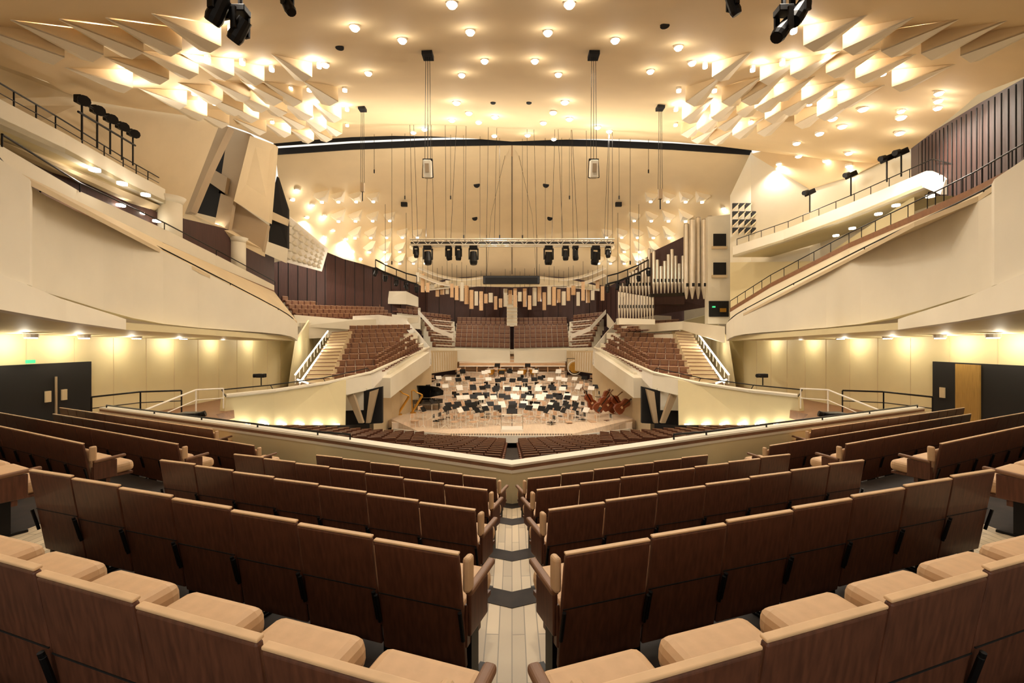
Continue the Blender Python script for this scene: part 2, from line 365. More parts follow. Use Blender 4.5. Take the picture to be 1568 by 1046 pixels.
# ------------------------------------------------------------ side structures, symmetric parts
for m,nm in((-1,'left'),(1,'right')):
    Q=lambda u,v,y:mir(P(u,v,y),m)
    th=(m*.35,0,0)
    mb=MB()
    top=[Vector((m*10.5,2,5.6)),Q(0,244,10),Q(70,300,12.5),Q(250,385,18.5),Q(430,477,26),Q(456,496,28)]
    bot=[Vector((m*10.5,2,1.6)),Q(0,428,10),Q(70,448,12.5),Q(250,496,18.5),Q(430,512,26),Q(456,522,28)]
    mb.slab(smoothpts(top),smoothpts(bot),th,M_cream)
    mb.obj('wall_terrace_'+nm)
    mb=MB()
    a=[Vector((m*10.2,3,1.5)),Q(0,419,9.7),Q(100,460,12.3),Q(193,489,15.5)]; b=[Vector((m*10.0,3,.5)),Q(0,474,9.5),Q(100,492,12.1),Q(193,505,15.4)]
    mb.slab(a,b,th,M_cream); mb.slab(a,[p+Vector((m*.35,0,.12)) for p in a],(0,0,-.03),M_white); mb.obj('terrace_fascia_'+nm)
    mb=MB()
    inner=[Vector((m*10.5,3,.55)),Q(0,474,9.9),Q(193,505,15.9),Q(330,514,21),Q(452,522,28)]
    outer=[Vector((m*17.3,3,.5)),Vector((m*17.3,10,.3)),Vector((m*17.3,16,.22)),Vector((m*17.3,24,.1)),Vector((m*17.3,36,.05))]
    mb.slab(inner,outer,(0,0,.25),M_wall); mb.obj('soffit_'+nm)
    mb=MB(); X=17.0
    mb.box((m*(X+.15),20,-2),(.3,36,4.6),M_wall)
    for y in [12.5+1.75*i for i in range(13)]: mb.box((m*(X-.005),y,-2),(.02,.02,4.3),M_tan)
    mb.obj('wall_'+nm)
    mb=MB()
    for i,y in enumerate((13.5,15.3,17.2,19.6,22.4,25.8,29.5)):
        c=Vector((m*(X-.9),y,.16)); mb.beam(c+Vector((0,0,.1)),c-Vector((0,0,.03)),.2,M_white,12); mb.beam(c-Vector((0,0,.03)),c-Vector((0,0,.06)),.16,M_glow,12)
        plight('wall_wash_lamp',c-Vector((0,0,.2))+Vector((m*.2,0,0)),44,.05,(1,.9,.7))
    mb.obj('soffit_downlights_'+nm)
    mb=MB(); mb.prism([(m*9.2,15.6,-3.35),(m*17.2,12,-3.35),(m*17.2,38,-3.35),(m*13.6,38,-3.35),(m*13.6,21,-3.35),(m*11,18,-3.6)],(0,0,-.4),M_brown); mb.obj('floor_gallery_'+nm)
    mb=MB(); pts=[p+Vector((m*.15,0,.16)) for p in smoothpts(top[1:])]; mb.path(pts,.03,M_darkm,8)
    for p in pts[::2]: mb.beam(p,p-Vector((0,0,.2)),.02,M_darkm)
    mb.obj('handrail_terrace_'+nm)
    mb=MB()
    T=[Q(346,608,22),Q(420,600,24),Q(500,588,27),Q(568,572,30),Q(612,552,36),Q(658,533,44)]
    B=[Q(342,651,22),Q(420,651,24),Q(529,651,27.5),Q(531,604,29),Q(600,592,36),Q(660,560,44)]
    mb.slab(T[:3],B[:3],(m*.3,.1,0),M_wall)
    mb.prism([T[2],Q(530,582,28),Q(529,651,28),Q(529,651,27.5)],(m*.3,.1,0),M_wall)
    mb.prism([Q(528,582,28),T[3],Q(570,596,30),Q(529,605,28)],(m*.3,.1,0),M_cream)
    mb.prism([T[3],T[4],Q(600,585,36),Q(570,596,30)],(m*.3,.1,0),M_white)
    mb.prism([T[4],T[5],B[5],Q(600,585,36)],(m*.3,.1,0),M_white)
    mb.path([p+Vector((0,0,.06)) for p in T],.1,M_cream,6)
    mb.obj('parapet_block_'+nm)
    mb=MB(); a=Q(572,592,30.6); b=Q(600,584,36.2); c=Q(661,558,45)
    pts=[a,b,c]; mb.slab(pts,[Vector((p.x,p.y,-7)) for p in pts],(m*.3,.1,0),M_tan); mb.obj('wall_stage_'+nm)
    mb=MB(); mb.path([p+Vector((m*.2,0,.35)) for p in T[:4]],.03,M_darkm)
    for p in T[:4]: mb.beam(p,p+Vector((m*.2,0,.35)),.02,M_darkm)
    c=Q(400,590,23.6); mb.beam(c,c+Vector((0,0,.4)),.03,M_darkm); mb.box(c+Vector((0,0,.5)),(.42,.3,.2),M_darkm,None,.03); mb.beam(c+Vector((-.2,-.05,.5)),c+Vector((-.36,-.1,.5)),.1,M_darkm,10)
    mb.obj('handrail_block_'+nm)
    mb=MB()
    mb.prism([Q(529,605,29.5),Q(585,592,29.5),Q(585,648,29.5),Q(529,651,29.5)],(0,.3,0),M_black)
    mb.prism([Q(531,606,28.6),Q(541,603,28.6),Q(556,648,28.6),Q(549,648,28.6)],(0,.3,0),M_tan2)
    mb.prism([Q(566,600,29),Q(578,596,29),Q(566,648,29),Q(560,648,29)],(0,.3,0),M_tan2)
    mb.obj('door_stage_portal_'+nm)
    mb=MB()
    for u in(355,382,410,437,464,492,518):
        c=Q(u,649,21.8+(u-345)/180*5.4)-Vector((0,.15,0)); mb.box(c,(.25,.08,.06),M_glow); 
        plight('base_light',c+Vector((0,-.25,.1)),8,.04,(1,.9,.66))
    mb.obj('base_lights_'+nm)
    block('side_seating_block_'+nm,Q(508,573,30.5),Q(566,572,31),Q(535,499,42),Q(628,497,46),10)
    block('side_seating_block_front_'+nm,Q(575,560,32),Q(640,525,42),Q(575,545,34),Q(632,512,44),3)
    mb=MB()
    n=16
    for i in range(n):
        t=i/n; a=Q(462,586,29).lerp(Q(510,505,40),t); b=Q(502,586,29).lerp(Q(536,503,40),t)
        mb.prism([a,b,b+Vector((0,.8,0)),a+Vector((0,.8,0))],(0,0,-.8),M_tan)
        mb.prism([a-Vector((0,.03,0)),b-Vector((0,.03,0)),b,a],(0,0,-.06),M_brown)
    mb.obj('stairs_'+nm)
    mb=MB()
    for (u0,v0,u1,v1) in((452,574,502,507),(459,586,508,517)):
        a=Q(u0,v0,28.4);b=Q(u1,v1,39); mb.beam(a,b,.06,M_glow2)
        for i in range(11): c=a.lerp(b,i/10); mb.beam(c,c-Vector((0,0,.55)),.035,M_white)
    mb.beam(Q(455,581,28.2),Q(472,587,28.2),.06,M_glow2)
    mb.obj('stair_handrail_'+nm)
    plight('stair_lamp',Q(485,530,35),70,.08,(1,.92,.75))
    mb=MB(); mb.slab([Q(452,520,33),Q(478,480,43.5),Q(545,498,44.5)],[Q(440,600,33),Q(478,600,43.5),Q(545,590,44.5)],(0,.3,0),M_wall); mb.obj('wall_stair_'+nm)
    mb=MB()
    def par(pts,h,mt=M_white):
        for p,q in zip(pts[:-1],pts[1:]): mb.prism([p,q,q-Vector((0,0,h)),p-Vector((0,0,h))],(0,.25,0),mt)
    par([Q(622,490,48),Q(642,512,45),Q(659,534,44)],1.0)
    par([Q(540,484,44),Q(580,482,46),Q(624,488,48)],1.0)
    par([Q(640,474,52),Q(664,500,50),Q(694,512,52)],.5)
    par([Q(660,532,50),Q(697,533,53.5),Q(784,535,54)],.55,M_cream)
    mb.obj('parapet_rear_'+nm)
    block('rear_seating_block_'+nm,Q(662,524,51),Q(692,526,54),Q(645,478,56),Q(690,483,59),7)
    block('centre_seating_block_'+nm,Q(697,524,54),Q(781,526,54),Q(700,486,60),Q(781,487,60),7)
    mb=MB(); mb.prism([Q(659,537,46),Q(700,537,52),Q(700,566,52),Q(661,572,46)],(0,.2,0),M_tan)
    for i in range(12):
        t=i/11; a=Q(660,540,45.9).lerp(Q(699,539,51.9),t); b=Q(661,570,45.9).lerp(Q(699,564,51.9),t); mb.beam(a,b,.035,M_white,4)
    mb.obj('trim_stage_side_slats_'+nm)

# ------------------------------------------------------------ rear walls
mb=MB()
A=[P(375,398,38),P(420,402,42),P(500,386,45),P(580,412,51),P(655,440,59),P(784,436,63),P(913,440,59),P(950,440,52)]
B=[P(375,445,38),P(420,470,42),P(500,490,45),P(580,490,51),P(655,500,59),P(784,500,63),P(913,500,59),P(950,500,52)]
mb.slab(A,B,(0,.4,0),M_redwood)
for i in range(40):
    t=i/39*6.999; k=int(t); f=t-k; a=A[k].lerp(A[k+1],f)-Vector((0,.02,0)); b=B[k].lerp(B[k+1],f)-Vector((0,.02,0)); mb.beam(a,b,.04,M_black,4)
mb.obj('wall_rear')
mb=MB(); mb.prism([P(697,537,54.5),P(871,537,54.5),P(871,570,54.5),P(697,570,54.5)],(0,.3,0),M_woodwarm)
mb.obj('wall_stage_rear')
mb=MB()
for i,v in enumerate((550,555,560)):
    y=53.5-i*.8; a=P(703,v,y);b=P(866,v,y); mb.prism([a,b,b+Vector((0,.4,0)),a+Vector((0,.4,0))],(0,0,-.1),M_white); mb.prism([a+Vector((0,.3,.0)),b+Vector((0,.3,0)),b+Vector((0,.3,.3)),a+Vector((0,.3,.3))],(0,.06,0),M_woodwarm)
    for k in range(9): c=a.lerp(b,(k+.5)/9); mb.box(c+Vector((0,.2,-.4)),(.08,.3,.7),M_woodwarm)
mb.obj('choir_benches')
mb=MB(); mb.prism([P(776,452,61),P(792,452,61),P(792,500,58),P(776,500,58)],(0,.3,0),M_cream)
for i in range(8): a=P(777,455+i*5.5,60-i*.3); mb.box(a+Vector((.6,-.3,0)),(1.4,.2,.08),M_tan)
mb.obj('stairs_rear_centre')
block('upper_seating_block',P(452,480,40),P(600,480,50),P(418,436,44),P(560,448,53),8)
block('upper_seating_block',P(590,470,53),P(640,476,55),P(570,452,55),P(640,462,58),4)
mb=MB(); mb.slab([P(450,482,39.5),P(545,490,44),P(640,486,50)],[P(455,500,39.5),P(545,505,44),P(640,494,50)],(0,.3,0),M_cream)
mb.slab([P(570,446,52),P(622,446,53),P(640,455,54)],[P(580,465,52),P(622,466,53),P(640,470,54)],(0,.3,0),M_cream); mb.obj('parapet_upper_left')
plight('canopy_lamp',P(720,462,54),300,.1); plight('canopy_lamp',P(848,462,54),300,.1); plight('canopy_lamp',P(530,430,42),260,.1)

# ------------------------------------------------------------ stage
mb=MB()
tiers=[(31.5,-6.5),(38,-6.15),(41,-5.7),(44,-5.15),(47,-4.6),(50,-4.0),(52.5,-3.5)]
hw=[9.4,10.6,10.4,9.9,9,8,6.5,6.2]
mb.prism([Vector((-10.5,36,-6.5)),P(600,642,34.5),P(640,660,33),P(690,664,31.5),P(878,664,31.5),P(928,660,33),P(968,642,34.5),Vector((10.5,36,-6.5)),Vector((10.6,40,-6.5)),Vector((-10.6,40,-6.5))],(0,0,-.6),M_stage)
fr=[P(600,650,34.2),P(640,659.5,33),P(690,663.5,31.5),P(878,663.5,31.5),P(928,659.5,33),P(968,650,34.2)]
fr=[Vector((p.x,p.y-.12,-6.46)) for p in fr]
mb.slab(fr,[p-Vector((0,0,.5)) for p in fr],(0,.1,0),M_white)
def zst(y):
    z=-6.5
    for a,b in tiers:
        if y>=a: z=b
    return z
for i in range(1,len(tiers)):
    y0,z0=tiers[i]; y1=55
    w=hw[i]; fp=[Vector((-w,y0+1.5,z0)),Vector((-w*.55,y0,z0)),Vector((w*.55,y0,z0)),Vector((w,y0+1.5,z0))]
    mb.prism(fp+[(w,y1,z0),(-w,y1,z0)],(0,0,-.55),M_stage)
    f2=[p+Vector((0,-.03,-.02)) for p in fp]; mb.slab(f2,[p-Vector((0,0,.07)) for p in f2],(0,.02,0),M_white)
for s in(-1,1):
    mb.prism([(s*8.9,33.9,-6.05),(s*5.4,35.5,-6.05),(s*6.5,38,-6.05),(s*10.2,38,-6.05)],(0,0,-.45),M_stage)
mb.obj('stage')
def chair(m1):
    mb=MB()
    mb.box((0,0,.46),(.44,.42,.05),m1,None,.015); mb.box((0,-.22,.76),(.42,.035,.26),m1,None,.012)
    for x in(-.2,.2):
        mb.beam((x,.18,.45),(x,.2,0),.016,M_white); mb.beam((x,-.2,.9),(x,-.22,0),.016,M_white)
        mb.beam((x,-.21,.25),(x,.19,.25),.012,M_white)
    return mb.mesh('orchestra_chair')
def stand(m1):
    mb=MB(); mb.beam((0,0,.12),(0,0,1.1),.018,M_white)
    for a in range(3): t=a*2.09; mb.beam((0,0,.2),(.28*math.cos(t),.28*math.sin(t),0),.014,M_white)
    mb.box((0,0,1.18),(.5,.02,.34),m1,Matrix.Rotation(math.radians(-35),3,'X')); mb.box((0,.06,1.02),(.5,.08,.015),M_darkm)
    return mb.mesh('music_stand')
CH=[chair(M_rowtop),chair(M_piano),chair(M_rowtop)]; ST=[stand(M_darkm),stand(M_darkm),stand(M_white)]
cy=32.3
def zat(x,y):
    if 5.9<abs(x)<9.4 and 34.6<y<38: return -6.05
    return zst(y-(1.5*min(1,max(0,(abs(x)-5)/4.5))))
for ring,(R,n) in enumerate(((2.9,7),(4.1,11),(5.4,15),(6.7,18),(8.0,21),(9.4,22),(10.9,22),(12.5,21),(14.2,20),(16.0,18),(17.8,15),(19.4,12))):
    for k in range(n):
        a=math.pi*(.06+.88*(k+.5)/n) if ring<4 else math.pi*(.16+.68*(k+.5)/n)
        x=R*1.12*math.cos(a)+random.uniform(-.2,.2); y=cy+R*math.sin(a)*.98+.5+random.uniform(-.15,.15)
        if abs(x)>9.3-(y-44)*.15: continue
        if y>36 and x<-5.6 and y<44: continue
        if x>6.0 and 34.5<y<42: continue
        if y<34.2 and abs(x)>7: continue
        rz=math.atan2(x,cy-y)
        inst(random.choice(CH),'orchestra_chair',(x,y,zat(x,y)),rz+random.uniform(-.3,.3),1.15)
        xx,yy=x*.9+random.uniform(-.1,.1),cy+(y-cy)*.92
        inst(random.choice(ST),'music_stand',(xx,yy,zat(xx,yy)),rz+math.pi+random.uniform(-.3,.3),1.2)
mb=MB(); mb.box((0,32.9,-6.35),(1.6,1.4,.3),M_white,None,.02)
for x in(-.75,.75): mb.beam((x,32.3,-6.2),(x,32.3,-5.2),.025,M_silver)
mb.beam((-.75,32.3,-5.2),(.75,32.3,-5.2),.03,M_silver); mb.beam((-.75,32.3,-5.7),(.75,32.3,-5.7),.02,M_silver)
mb.beam((0,33.5,-6.2),(0,33.5,-5.2),.02,M_darkm); mb.box((0,33.5,-5.1),(.8,.03,.5),M_darkm,Matrix.Rotation(-.9,3,'X'))
mb.obj('conductor_podium')
mb=MB(); c=P(655,592,41); z0=zst(39.5)
out=[(-1.4,-.75),(-.2,-.75),(.9,-.55),(1.35,-.1),(1.3,.4),(.6,.55),(0,.75),(-1.4,.75)]
mb.prism([(c.x+a,c.y+b,z0+.65) for a,b in out],(0,0,.36),M_piano)
mb.prism([(c.x+a,c.y+.75-(.75-b)*.35,z0+1.02+(.75-b)*.75) for a,b in out],(0,0,.04),M_piano)
mb.box((c.x-1.5,c.y,z0+.72),(.3,1.4,.08),M_white)
for a,b in((-1.2,-.6),(-1.2,.6),(1,0)): mb.beam((c.x+a,c.y+b,z0),(c.x+a,c.y+b,z0+.66),.07,M_piano,8)
mb.beam((c.x+.3,c.y-.5,z0+1),(c.x+.3,c.y-.4,z0+1.8),.015,M_piano)
mb.obj('grand_piano')
def bass():
    mb=MB(); prof=[(0,.02),(.05,.28),(.25,.35),(.45,.30),(.6,.21),(.72,.22),(.9,.27),(1.05,.22),(1.15,.05)]
    L=[(-w,z) for z,w in prof][::-1]; Rr=[(w,z) for z,w in prof]
    mb.prism([(a,-.1,b) for a,b in Rr+L],(0,.2,0),M_orange)
    mb.box((0,-.02,1.4),(.05,.05,.6),M_brown); mb.box((0,-.13,.95),(.05,.02,.7),M_piano); mb.beam((0,0,1.7),(0,-.05,1.8),.045,M_brown,8)
    mb.box((0,-.15,.45),(.16,.02,.12),M_rim); mb.beam((0,0,0),(0,0,-.15),.012,M_silver)
    for s in(-1,1): mb.box((s*.12,-.102,.5),(.015,.01,.2),M_piano)
    return mb.mesh('double_bass')
BS=bass()
for x,y,r in((6.6,36.3,.7),(7.4,37.6,.9),(8.3,38.8,.6),(7.0,38.9,-.6),(9.0,37.4,-.7),(8.2,36.2,.9),(9.2,39.8,.8),(7.9,40.6,.5)):
    inst(BS,'double_bass',(x,y,zat(x,y)+.5),0,1.25,rot=(.1,r,.3))
def harp():
    mb=MB(); mb.path([(-.45,0,.1),(.35,0,1.35)],.09,M_gold,8); mb.path([(-.45,0,.1),(-.5,0,1.75)],.045,M_gold,8)
    mb.path([(-.5,0,1.75),(-.3,0,1.8),(-.1,0,1.6),(.15,0,1.5),(.35,0,1.38)],.05,M_gold,8); mb.box((-.4,0,.05),(.4,.3,.1),M_gold)
    for i in range(9): t=i/9; mb.beam((-.4+.7*t,0,.2+1.1*t),(-.4+.7*t,0,1.7-.3*t),.004,M_white,3)
    return mb.mesh('harp')
HP=harp()
for x,y in((-8.9,37.8),(-8.1,39.4)): inst(HP,'harp',(x,y,zat(x,y)),.4,1.1)
for x in(-2.4,-1.2,1.2,2.4):
    mb=MB(); y=51.4; z=zst(51); mb.beam((x,y,z+.3),(x,y,z+.6),.3,M_gold,14,.45); mb.beam((x,y,z+.6),(x,y,z+.9),.45,M_gold,14); mb.beam((x,y,z+.9),(x,y,z+.93),.46,M_white,14)
    for a in range(3): mb.beam((x+.35*math.cos(a*2.1),y+.35*math.sin(a*2.1),z),(x+.4*math.cos(a*2.1),y+.4*math.sin(a*2.1),z+.7),.02,M_darkm)
    mb.obj('timpani')
mb=MB(); c=P(880,563,50); 
for i in range(24):
    a=i*math.pi/12;b=(i+1)*math.pi/12; mb.beam(c+Vector((.75*math.cos(a),0,.75*math.sin(a))),c+Vector((.75*math.cos(b),0,.75*math.sin(b))),.05,M_white)
mb.beam(c-Vector((0,.05,0)),c+Vector((0,.05,0)),.6,M_gold,20)
for s in(-1,1): mb.beam(c+Vector((s*.85,0,1)),c+Vector((s*.85,0,-1.3)),.03,M_darkm)
mb.beam(c+Vector((-.85,0,1)),c+Vector((.85,0,1)),.03,M_darkm); mb.obj('orchestral_gong')

# ------------------------------------------------------------ rigging
def fixture(mb,p,s=1,tilt=.3,yaw=0):
    R=Matrix.Rotation(yaw,3,'Z')@Matrix.Rotation(tilt,3,'X'); p=Vector(p)
    mb.box(p+Vector((0,0,-.08*s)),(.36*s,.3*s,.16*s),M_darkm,None,.02*s)
    for x in(-1,1): mb.box(p+Matrix.Rotation(yaw,3,'Z')@Vector((x*.2*s,0,-.36*s)),(.05*s,.14*s,.5*s),M_darkm,Matrix.Rotation(yaw,3,'Z'))
    q=p+Vector((0,0,-.5*s)); mb.beam(q+R@Vector((0,0,.24*s)),q+R@Vector((0,0,-.22*s)),.15*s,M_darkm,12,.18*s)
    mb.beam(q+R@Vector((0,0,-.22*s)),q+R@Vector((0,0,-.34*s)),.18*s,M_darkm,12,.15*s)
    mb.beam(q+R@Vector((0,0,-.34*s)),q+R@Vector((0,0,-.35*s)),.13*s,M_darkm,12)
mb=MB(); y=30; a=P(629,372,y); b=P(940,372,y); w=.28
for dy in(-w,w):
    for dz in(-.18,.18): mb.beam(a+Vector((0,dy,dz)),b+Vector((0,dy,dz)),.045,M_silver)
n=34
for i in range(n):
    p=a.lerp(b,i/n); q=a.lerp(b,(i+1)/n)
    for dy in(-w,w): mb.beam(p+Vector((0,dy,-.18 if i%2 else .18)),q+Vector((0,dy,.18 if i%2 else -.18)),.025,M_silver,4)
    mb.beam(p+Vector((0,-w,.18)),p+Vector((0,w,.18)),.02,M_silver,4)
mb.beam(a,b,.06,M_darkm)
for u,s in((637,.9),(655,1.45),(687,1.1),(702,1.1),(725,1.45),(840,1.45),(866,1.1),(881,1.1),(912,1.45),(931,.9)):
    fixture(mb,P(u,377,30),s,random.uniform(-.3,.3),random.uniform(-1,1))
mb.obj('lighting_truss')
for u in(655,725,840,912): 
    p=P(u,396,30); plight('truss_spot_lamp',p+Vector((0,0,-.25)),9500,.25,(1,.95,.88),'SPOT',(p.x*.6,42,-5),.95,.8)
    p=P(u,368,30); plight('added_truss_fill',p+Vector((0,0,.3)),2300,.2,WARM,'SPOT',(p.x*2.2,28,14),2.5,1)  # added upward fill for an even ceiling, not one of the truss fixtures
    plight('added_truss_fill',p+Vector((0,.5,.3)),1350,.2,WARM,'SPOT',(p.x*1.2,46,12),2.2,1)  # same added fill, turned to the rear ceiling
mb=MB()
def ctop(x,y):
    t=up(ceil_bvh,x,y); return None if t is None else t-Vector((0,0,.03))
for u in (632,640,652,665,683,690,712,745,757,808,822,845,862,878,885,900,925,930,938):
    p=P(u,371,30); top=ctop(p.x+random.uniform(-.4,.4),30)
    if top is not None: mb.beam(top,p,.016,M_darkm,4)
for u,vb in ((573,260),(993,260),(710,360),(735,365),(765,360),(800,360),(835,365),(860,365),(600,400),(965,400),(620,300),(948,300),(690,300),(872,300)):
    p=P(u,vb,33); top=ctop(p.x,33)
    if top is not None: mb.beam(top,p,.016,M_darkm,4); mb.beam(p,p-Vector((0,0,.25)),.05,M_darkm,6)
mb.path([P(784,240,36),P(784,420,44)],.04,M_darkm,4)
mb.path([P(776,227,37),P(752,330,44),P(745,425,46)],.015,M_darkm,4); mb.path([P(792,227,37),P(815,330,44),P(822,425,46)],.015,M_darkm,4)
mb.obj('suspension_cables')
for u,vh,ys_,vb,big in((655,80,16,247,1),(909,80,16,247,1),(555,164,24,280,0),(1011,162,24,290,0),(620,310,42,330,0),(946,310,42,330,0)):
    mb=MB()
    if ys_<40:
        h=ray(ceil_bvh,u,vh); s=.42 if big else .4
        mb.box(h-Vector((0,0,.12)),(s*.9,s,.16),M_black)
        e=P(u,vb,h.y); 
        for dx in(-.07,0,.07): mb.beam(h+Vector((dx,0,-.1)),e+Vector((dx*1.5,0,0)),.012,M_darkm,4)
        if big:
            mb.box(e+Vector((0,0,-.3)),(.28,.3,.62),M_cream,Matrix.Rotation(.2,3,'X'),.03); mb.box(e+Vector((0,.0,.05)),(.36,.1,.05),M_darkm)
            mb.box(e+Vector((0,-.16,-.3)),(.14,.04,.3),M_tan2,Matrix.Rotation(.2,3,'X'))
            mb.path([e+Vector((-.17,0,.05)),e+Vector((-.2,0,-.6)),e+Vector((.2,0,-.6)),e+Vector((.17,0,.05))],.015,M_darkm)
        else: mb.box(e-Vector((0,0,.25)),(.2,.2,.5),M_tan2,None,.02); mb.beam(e-Vector((0,0,.5)),e-Vector((0,0,1)),.03,M_darkm)
    else:
        h=ray(back_bvh,u,vh); mb.box(h-Vector((0,.3,.3)),(.6,.3,.4),M_black)
    mb.obj('suspended_speaker' if big else 'suspended_microphone_winch')
mb=MB()
for u,v in((730,283),(836,283),(727,334),(842,334)):
    h=ray(back_bvh,u,v); mb.beam(h+Vector((0,-.08,-.05)),h+Vector((0,.1,.1)),.3,M_black,14)
for u,v in((755,157),(810,157),(520,72),(1018,38)):
    h=ray(ceil_bvh,u,v); mb.beam(h-Vector((0,0,.05)),h+Vector((0,0,.1)),.14,M_black,14)
mb.obj('ceiling_vents')
for u,v,y,s,t in((335,4,8,1.3,.6),(368,38,8.2,1.2,.7),(440,6,9,1.0,-.5),(1122,6,9,1.0,.5),(1225,8,8.2,1.3,-.6),(1200,38,8.2,1.2,-.7)):
    mb=MB(); p=P(u,v,y); p.z+=.3; fixture(mb,p,s*.62,t,1.3 if u<784 else -1.3)
    top=ctop(p.x,p.y); mb.beam(p,top if top is not None else p+Vector((0,0,1)),.04,M_darkm); mb.obj('ceiling_spotlight')
mb=MB(); mb.box(P(783,429,46),(5.7,.6,.8),M_darkm,None,.05); mb.box(P(783,429,45.6),(5.2,.1,.5),M_black); mb.beam(P(745,424,46),P(745,360,46),.03,M_darkm); mb.beam(P(822,424,46),P(822,360,46),.03,M_darkm); mb.obj('projection_screen_housing')
mb=MB()
for i in range(40):
    t=i/39; u=640+t*290; v=434+22*math.sin(t*math.pi)**.5+random.uniform(-10,10)
    if 742<u<824 and v<452: v=456
    y=50+random.uniform(-2,2); p=P(u,v,y); h=random.choice((1.0,1.5,2.0))
    mb.box(p,(.36,.3,h),M_rim if i%3 else M_cream,Matrix.Rotation(random.uniform(-.5,.5),3,'Z')); mb.beam(p+Vector((0,0,h/2)),p+Vector((0,0,h/2+2.2)),.02,M_darkm,4)
mb.obj('suspended_reflector_tubes')
mb=MB()
mb.slab([P(700,428,53),P(784,424,54),P(868,428,53)],[P(700,438,50),P(784,440,50),P(868,438,50)],(0,0,.1),M_cream)
mb.slab([P(650,440,54),P(700,428,54)],[P(650,446,50),P(700,440,50)],(0,0,.1),M_cream); mb.slab([P(918,440,54),P(868,428,54)],[P(918,446,50),P(868,440,50)],(0,0,.1),M_cream)
for m in(-1,1):
    for dv,dy in((0,0),(11,-1.5)):
        A_=smoothpts([mir(P(u,v+dv,y+dy),m) for u,v,y in((640,412,50),(670,424,51),(705,430,52),(745,426,53))])
        mb.slab(A_,[p+Vector((0,1.2,.35)) for p in A_],(0,0,.1),M_white)
mb.obj('acoustic_canopy')
for m,nm in((-1,'left'),(1,'right')):
    mb=MB(); pts=[mir(P(u,v,40),m) for u,v in((575,410),(590,418),(607,425),(622,431),(638,435))]
    mb.path(pts,.08,M_darkm); mb.path([p+Vector((0,0,.7)) for p in pts],.06,M_darkm)
    for p in pts:
        mb.beam(p,p+Vector((0,0,.7)),.04,M_darkm); fixture(mb,p,.9,random.uniform(-.5,.5),random.uniform(-1,1))
    mb.beam(pts[1],pts[1]+Vector((0,0,6)),.02,M_darkm,4); mb.beam(pts[3],pts[3]+Vector((0,0,6)),.02,M_darkm,4)
    mb.obj('side_light_bar')

# ------------------------------------------------------------ upper left
mb=MB()
mb.prism([Vector((-14.3,4,4.8)),P(0,98,12.2),P(140,153,17.2),P(338,186,24.2),P(282,330,24.2),P(250,330,22.5),P(0,215,12.2),Vector((-14.3,4,2.0))],(-.3,.1,0),M_tan)
mb.obj('wall_left_upper')
def balcony(nm,top,bot,m,depth,mt=M_cream,soff=True):
    mb=MB(); mb.slab(top,bot,(m*.3,0,0),mt)
    if soff: mb.slab(bot,[b+Vector((m*depth,.5,.1)) for b in bot],(0,0,.15),M_wall)
    mb.obj(nm)
bt=[Vector((-10.6,5,4.6)),P(0,152,10.8),P(100,205,14),P(200,262,18.5),P(253,290,21.5)]
bb=[Vector((-10.6,5,3.6)),P(0,190,10.8),P(100,235,14),P(200,288,18.5),P(253,312,21.5)]
balcony('balcony_left_upper',bt,bb,-1,3.5)
mb=MB(); pts=[p+Vector((-.3,0,.55)) for p in bt]; mb.path(pts,.025,M_darkm); mb.path([p-Vector((0,0,.25)) for p in pts],.015,M_darkm)
for p,q in zip(pts[:-1],pts[1:]):
    for t in(0,.33,.66): c=p.lerp(q,t); mb.beam(c,c-Vector((0,0,.55)),.02,M_darkm)
mb.obj('balcony_railing_left')
mb=MB(); a=P(120,152,14.5); b=P(207,208,18.5); mb.beam(a,b,.05,M_darkm); mb.beam(a-Vector((0,0,.4)),b-Vector((0,0,.4)),.04,M_darkm)
for t in(.05,.28,.5,.72,.95):
    c=a.lerp(b,t); mb.beam(c,c-Vector((0,0,1.25)),.03,M_darkm); mb.beam(c+Vector((-.1,.1,.08)),c+Vector((.22,-.15,-.06)),.13,M_darkm,10,.17); mb.box(c+Vector((-.1,.05,.08)),(.25,.25,.25),M_darkm,None,.03)
mb.obj('floodlight_rack')
plight('added_rack_fill',P(165,180,16)+Vector((.5,0,.3)),420,.1,WARM,'SPOT',(-3,20,12),2.3,1)  # upward fill added at the rack to brighten the ceiling
mb=MB(); mb.slab([Vector((-14.6,5,2.6)),P(-40,190,12),P(80,240,16),P(240,325,21.5),P(345,350,27),P(420,380,33)],[Vector((-14.6,5,0.6)),P(-40,270,12),P(80,310,16),P(240,380,21.5),P(345,410,27),P(420,440,33)],(-.3,0,0),M_redwood)
mb.obj('wall_left_timber')
mb=MB(); T=[Vector((-11.4,4,4.1)),P(0,222,11),P(120,292,15),P(250,350,20),P(330,390,25),P(420,437,31)]
B=[p-Vector((0,0,.75)) for p in T]; B[-1]=P(420,448,31)
mb.slab(T,B,(-.3,0,0),M_cream); mb.slab([p+Vector((-.02,0,0)) for p in B],[p+Vector((-.02,0,-.35)) for p in B],(-.3,0,0),M_brown)
mb.slab([p+Vector((.02,0,.12)) for p in B],[p+Vector((.02,0,.02)) for p in B],(-.1,0,0),M_brown)
mb.obj('parapet_left_terrace')
mb=MB(); pts=[p+Vector((.05,0,.25)) for p in T[1:]]; mb.path(pts,.03,M_darkm)
for p in pts: mb.beam(p,p-Vector((0,0,.3)),.02,M_darkm)
mb.obj('handrail_left_terrace')
mb=MB(); mb.slab([Vector((-11.4,4,3.4)),P(0,250,11),P(250,372,20),P(420,447,31)],[Vector((-10.6,4,3.4)),P(0,250,10.2),P(250,384,18.6),P(455,492,28)],(0,0,-.15),M_tan); mb.obj('floor_terrace_left')
